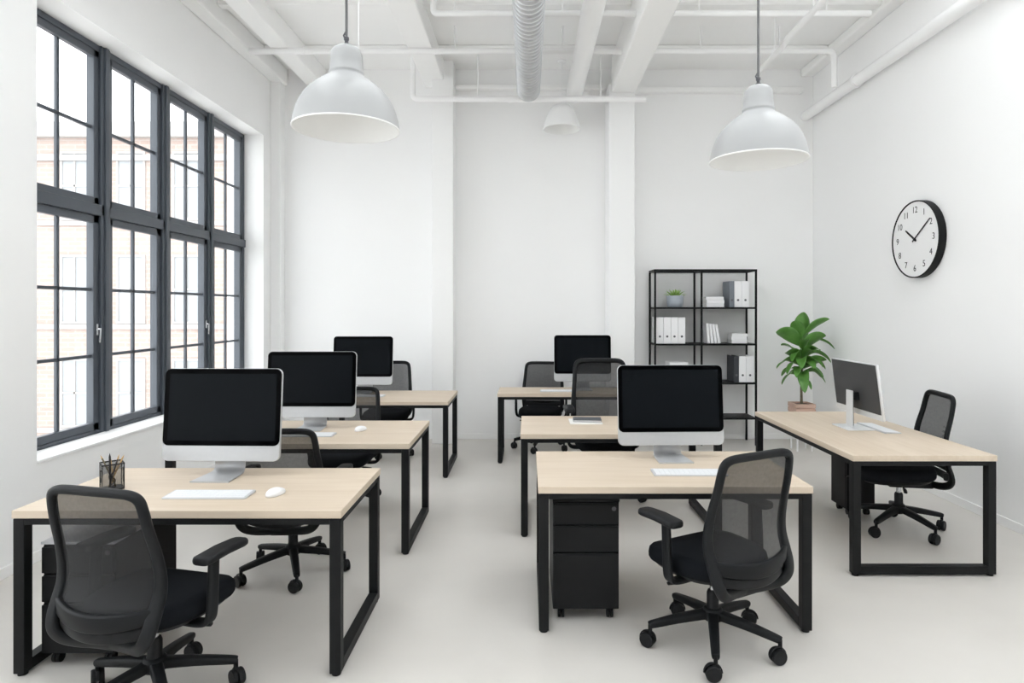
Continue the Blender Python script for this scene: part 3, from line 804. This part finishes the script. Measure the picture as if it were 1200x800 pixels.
MB().box(-.114, .114, -.104, .134, .1855, .24).build('lid', M['binder'], bx, smooth=0, bevel=.003)

# succulent
sp = thing('potted_succulent', 'small green succulent in a blue grey pot on the topmost shelf', 'plant', (1.81, SY0+.15, Z4+.0005))
MB().lathe([(.082, 0), (.088, .006), (.098, .06), (.101, .135), (.099, .142), (.092, .142), (.090, .12), (.02, .12)], seg=32).build('pot', M['potgrey'], sp)
MB().lathe([(.089, .118), (.07, .126), (.002, .128)], seg=24).build('soil', M['soil'], sp)
fo = MB()
rs = random.Random(3)
for k in range(44):
    a = 2*PI*k*.381966; q = (k/44)**.6
    el = R(82 - 68*q + rs.uniform(-8, 8)); L = .075 + .055*q + rs.uniform(-.01, .015)
    d = Vector((math.cos(a)*math.cos(el), math.sin(a)*math.cos(el), math.sin(el)))
    b0 = Vector((math.cos(a)*.03*q, math.sin(a)*.03*q, .118))
    p = [b0, b0 + d*L*.4, b0 + d*L*.75 + Vector((0,0,.006)), b0 + d*L + Vector((0,0,.012 if q < .6 else -.004))]
    fo.sweep(crom(p, 3), lambda t_: [(u*(.35+1.9*t_ if t_ < .35 else 1.02*(1.06-t_)**.6)*1.0, v*(1-t_*.8)) for u, v in rrect(.022, .007, .003, 1)], (0, 0, 1) if el < 1.2 else (1, 0, 0))
fo.build('foliage', M['succ'], sp, smooth=60)

# ------------------------------------------------------------------ floor plant
PX, PY = 3.205, 7.38
pl = thing('potted_plant', 'tall green leafy plant in a slatted wooden planter by the bookshelf and right wall', 'plant', (PX, PY, 0))
hw = .115; ph = .56; pb = .27
pot = MB()
pot.box(-hw+.008, hw-.008, -hw+.008, hw-.008, pb+.01, ph-.06)
nsl = 5
for k in range(nsl):
    z0 = pb + .002 + k*(ph-pb-.002)/nsl; z1 = z0 + (ph-pb-.002)/nsl - .011
    for (a, b, c_, d_) in ((-hw, hw, -hw, -hw+.016), (-hw, hw, hw-.016, hw), (-hw, -hw+.016, -hw+.016, hw-.016), (hw-.016, hw, -hw+.016, hw-.016)):
        pot.box(a, b, c_, d_, z0, z1)
pot.box(-hw+.01, hw-.01, -hw+.01, hw-.01, pb, pb+.012)
pot.build('planter', M['planter'], pl, smooth=0, bevel=.002)
for sx in (-1, 1):
    for sy in (-1, 1):
        MB().lathe([(.008, 0), (.012, pb+.004)], sx*(hw-.03), sy*(hw-.03), 12).build('planter_leg', M['white'], pl)
MB().box(-hw+.017, hw-.017, -hw+.017, hw-.017, ph-.07, ph-.03).build('soil', M['soil'], pl, smooth=0)
MB().tube(crom([(0.0, 0, ph-.06), (-.003, .0, .75), (.006, .004, 1.0), (.0, 0, 1.30)], 6), lambda q: .017-.010*q, 12).build('stem', M['stem'], pl)
lf = MB()
def leaf(zb, tipx, tipy, tipz, width, bend=.06, roll=0.0, bx=0.0):
    """leaf from the stem at height zb to a tip given relative to the stem"""
    b0 = Vector((bx, 0, zb)); e = Vector((tipx, tipy, tipz))
    mid = (b0 + e)/2 + Vector((0, 0, bend))
    q1 = b0.lerp(mid, .5) + Vector((0, 0, bend*.25))
    line = crom([b0, b0.lerp(mid, .45) + Vector((0,0,bend*.2)), mid, mid.lerp(e, .6) + Vector((0,0,bend*.2)), e], 4)
    n = len(line); rows = []
    side0 = (e - b0).cross(Vector((0, 0, 1)))
    if side0.length < .05: side0 = Vector((1, 0, 0))
    side0.normalize()
    if roll: side0 = Matrix.Rotation(roll, 3, (e-b0).normalized()) @ side0
    for i, p in enumerate(line):
        t_ = i/(n-1)
        tg = (line[min(i+1, n-1)] - line[max(i-1, 0)]).normalized()
        sd = (side0 - tg*side0.dot(tg)).normalized(); nr = sd.cross(tg)
        if nr.z < 0: nr = -nr
        wv = 0.02 if t_ < .16 else math.sin(PI*min(1, ((t_-.14)/.86))**.85)**.8
        wv = max(wv, .035) * width/2
        if i == n-1: wv = .001
        rows.append([p + sd*wv*u + nr*(wv*.28*abs(u)**1.3) for u in (-1, -.7, -.35, 0, .35, .7, 1)])
    lf.grid(rows)
def zx(v): return (v-265)/592.
def zz_(v): return 1.715 - v*.00169
L_ = [  # base height, tip x, tip z (read off the photograph, metres about the stem), depth of tip, width, bend, roll
 (255, 272, 62, -.03, .155, .0, 0),
 (260, 192, 122, -.08, .125, .02, .5),
 (245, 430, 110, -.10, .12, .04, -.6),
 (320, 64, 193, -.12, .155, .06, .7),
 (335, 395, 222, -.14, .145, .05, -.7),
 (330, 488, 318, -.06, .07, .12, -.3),
 (415, 118, 335, -.16, .115, .05, .6),
 (450, 68, 448, -.10, .125, .10, .5),
 (440, 112, 478, -.22, .11, .10, .6),
 (405, 440, 408, -.10, .10, .11, -.4),
 (470, 388, 385, -.18, .12, .05, -.7),
 (430, 442, 460, .04, .06, .10, -.3),
 (520, 100, 556, -.12, .115, .10, .6),
 (480, 236, 606, -.20, .11, .10, .4),
 (500, 386, 540, -.16, .09, .09, -.5),
 (490, 416, 520, .05, .06, .08, -.4),
 (330, 330, 180, .18, .12, .04, -.3),
 (370, 150, 395, -.20, .10, .08, .5),
 (420, 200, 440, -.26, .10, .09, .3),
 (420, 345, 430, -.24, .10, .08, -.3),
 (380, 340, 320, -.20, .11, .06, -.4),
 (470, 170, 500, -.24, .09, .09, .3),
 (460, 350, 500, -.24, .09, .08, -.3),
 (400, 170, 300, .20, .12, .06, .3),
 (470, 330, 470, .24, .11, .09, 0),
 (500, 180, 520, .22, .11, .09, 0),
 (345, 255, 250, -.20, .10, .05, .2),
 (455, 285, 440, -.26, .10, .08, .1),
 (400, 300, 330, -.22, .11, .07, -.2),
 (540, 300, 590, -.12, .08, .05, -.2),
]
for zb, tx, tz, ty, w, bd, rl in L_:
    k = (7.38 + ty)/7.38
    leaf(zz_(zb), min(zx(tx), .36), ty, zz_(tz), w*1.22, bd, rl)
lf.build('foliage', M['leaf'], pl, smooth=60, solid=.0015, recalc=False)

# ------------------------------------------------------------------ wall clock (faces -x)
ck = thing('wall_clock', 'large round white wall clock with a black rim on the right wall', 'clock', (XR, 5.80, 2.285), 0)
RC = .355
toX = Matrix.Rotation(R(-90), 4, 'Y')              # local z -> -x
def wallz(m): return m.xf(toX)
wallz(MB().lathe([(RC-.012, .0), (RC, .003), (RC, .067), (RC-.003, .070), (RC-.009, .070), (RC-.011, .060), (.01, .058)], seg=72)).build('case', M['black'], ck)
wallz(MB().lathe([(RC-.012, .0585), (RC-.012, .0610), (.001, .0610)], seg=72)).build('dial', M['clockface'], ck)
# on the dial as the viewer sees it: right = -y of the world ... viewer looks along +x, so right is -y
def dial_pt(u, v, h): return (-h, -u, v)
def numeral(txt, u, v, size):
    cu = bpy.data.curves.new('numeral', 'FONT'); cu.body = txt; cu.size = size; cu.align_x = 'CENTER'; cu.align_y = 'CENTER'
    cu.extrude = .0006
    to = bpy.data.objects.new('tmp_text', cu); COL.objects.link(to)
    dg = bpy.context.evaluated_depsgraph_get()
    me = bpy.data.meshes.new_from_object(to.evaluated_get(dg)); bpy.data.objects.remove(to)
    Mx = Matrix(((0, 0, -1, -.0617), (-1, 0, 0, -u), (0, 1, 0, v), (0, 0, 0, 1)))
    me.transform(Matrix.Translation((0, 0, 0)) @ Mx)
    me.materials.clear(); me.materials.append(M['plast2'])
    o = bpy.data.objects.new('numeral', me); COL.objects.link(o); o.parent = ck
for h in range(1, 13):
    a = R(90 - 30*h); rr_ = .268
    numeral(str(h), rr_*math.cos(a), rr_*math.sin(a), .082)
def hand(nm, ang, L, tail, w, h):
    a = R(90 - ang); c_, s_ = math.cos(a), math.sin(a)
    pts = [(-tail, -w/2), (L*.8, -w*.42), (L, -w*.28), (L, w*.28), (L*.8, w*.42), (-tail, w/2)]
    rr = [[dial_pt(x*c_ - y*s_, x*s_ + y*c_, z) for x, y in pts] for z in (h, h+.0025)]
    MB().rings(rr).build(nm, M['plast2'], ck, smooth=0)
hand('hour_hand', 305-.5, .165, .03, .020, .0635)
hand('minute_hand', 54, .28, .035, .013, .067)
wallz(MB().lathe([(.014, .061), (.014, .072), (.008, .074), (.001, .074)], seg=24)).build('hub_cap', M['plast2'], ck)

# ------------------------------------------------------------------ pendant lamps
def pendant(label, x, y, z, sc=1.0, neck=True, second=False, ZC=ZC):
    t = thing('pendant_lamp', label, 'lamp', (x, y, z), 0, 'grey dome pendant lamps')
    if neck:
        out = [(.225,0),(.2262,.004),(.224,.014),(.2195,.042),(.211,.075),(.198,.108),(.180,.139),(.157,.167),(.129,.191),(.101,.212),(.081,.225),(.073,.232),(.0715,.238),(.0735,.241),(.0735,.247),(.0710,.250),(.069,.29),(.066,.325),(.059,.343),(.043,.356),(.02,.361),(.002,.362)]
    else:
        out = [(.225,0),(.2262,.004),(.223,.02),(.213,.06),(.197,.11),(.178,.16),(.158,.21),(.135,.25),(.10,.285),(.06,.303),(.002,.308)]
    out = [(r*sc, q*sc) for r, q in out]
    MB().lathe(out, seg=56, cap0=False).build('lamp_shade', M['shade'] if neck else M['white'], t, smooth=60)
    inn = [(max(r - .004, .0015), max(q - .004, .0005)) for r, q in out]
    MB().lathe(inn, seg=56, cap0=False).build('shade_lining', M['lining'], t, smooth=60)
    h = out[-1][1]
    MB().lathe([(.226*sc, -.001), (.2275*sc, .002), (.226*sc, .0055), (.2215*sc, .0045), (.2215*sc, .0), (.226*sc, -.001)], seg=56, cap0=False, cap1=False).build('rim', M['lining'], t, smooth=60)
    if neck:
        MB().lathe([(.016, h-.002), (.016, h+.006), (.008, h+.012), (.008, h+.022), (.011, h+.026), (.011, h+.036), (.004, h+.042)], seg=16).build('cord_grip', M['ring'], t)
        MB().tube([(-.006, 0, h+.03), (-.012, 0, h+.045), (-.004, 0, h+.058), (.003, 0, h+.07)], .004, 8).build('hook', M['ring'], t)
        MB().tube([(0, 0, h+.04), (0, 0, ZC - z - .03)], .0055, 10).build('cord', M['cord'], t)
    else:
        MB().tube([(0, 0, h-.002), (0, 0, ZC - z - .03)], .0055, 10).build('cord', M['white'], t)
    MB().lathe([(.05, ZC-z-.035), (.055, ZC-z-.03), (.055, ZC-z), (.002, ZC-z)], seg=24).build('ceiling_rose', M['white'], t)
    # bulb inside
    MB().lathe([(.002, .085), (.02, .09), (.034, .11), (.036, .13), (.024, .165), (.016, .18), (.016, .215), (.002, .216)], seg=20).build('bulb', M['lining'], t, smooth=60)
    if second:
        MB().tube([(.052, .0, .342), (.056, .0, ZC - z)], .0022, 8).build('safety_wire', M['white'], t)
    return t
pendant('large grey dome pendant lamp near the window, largest of the three', -.782, 2.73, 2.42, second=True)
pendant('grey dome pendant lamp hanging on the right, beside the wall clock side', 1.108, 3.03, 2.355, ZC=4.25)
pendant('small looking white pendant lamp far back near the two columns', .42, 7.72, 3.84, neck=False)

# ------------------------------------------------------------------ light, camera, view
w = bpy.data.worlds.new('overcast_sky'); SC.world = w; w.use_nodes = True
nt = w.node_tree; bg = nt.nodes['Background']
bg.inputs['Color'].default_value = (.97, .985, 1.0, 1); bg.inputs['Strength'].default_value = 1.0

cam = bpy.data.cameras.new('camera'); co = bpy.data.objects.new('camera', cam); COL.objects.link(co)
co.location = (0, 0, 1.645); co.rotation_euler = (R(90), 0, 0)
cam.sensor_width = 36; cam.lens = 740/1200*36
cam.shift_x = -18/1200; cam.shift_y = -38/1200
cam.clip_start = .05; cam.clip_end = 300
SC.camera = co
vs = SC.view_settings
vs.view_transform = 'Standard'; vs.look = 'None'; vs.gamma = 1; vs.use_curve_mapping = False
vs.exposure = 2.18
cy = SC.cycles
cy.use_denoising = True
cy.max_bounces = 10; cy.diffuse_bounces = 7; cy.glossy_bounces = 4; cy.transparent_max_bounces = 16
cy.caustics_reflective = False; cy.caustics_refractive = False
cy.sample_clamp_indirect = 6
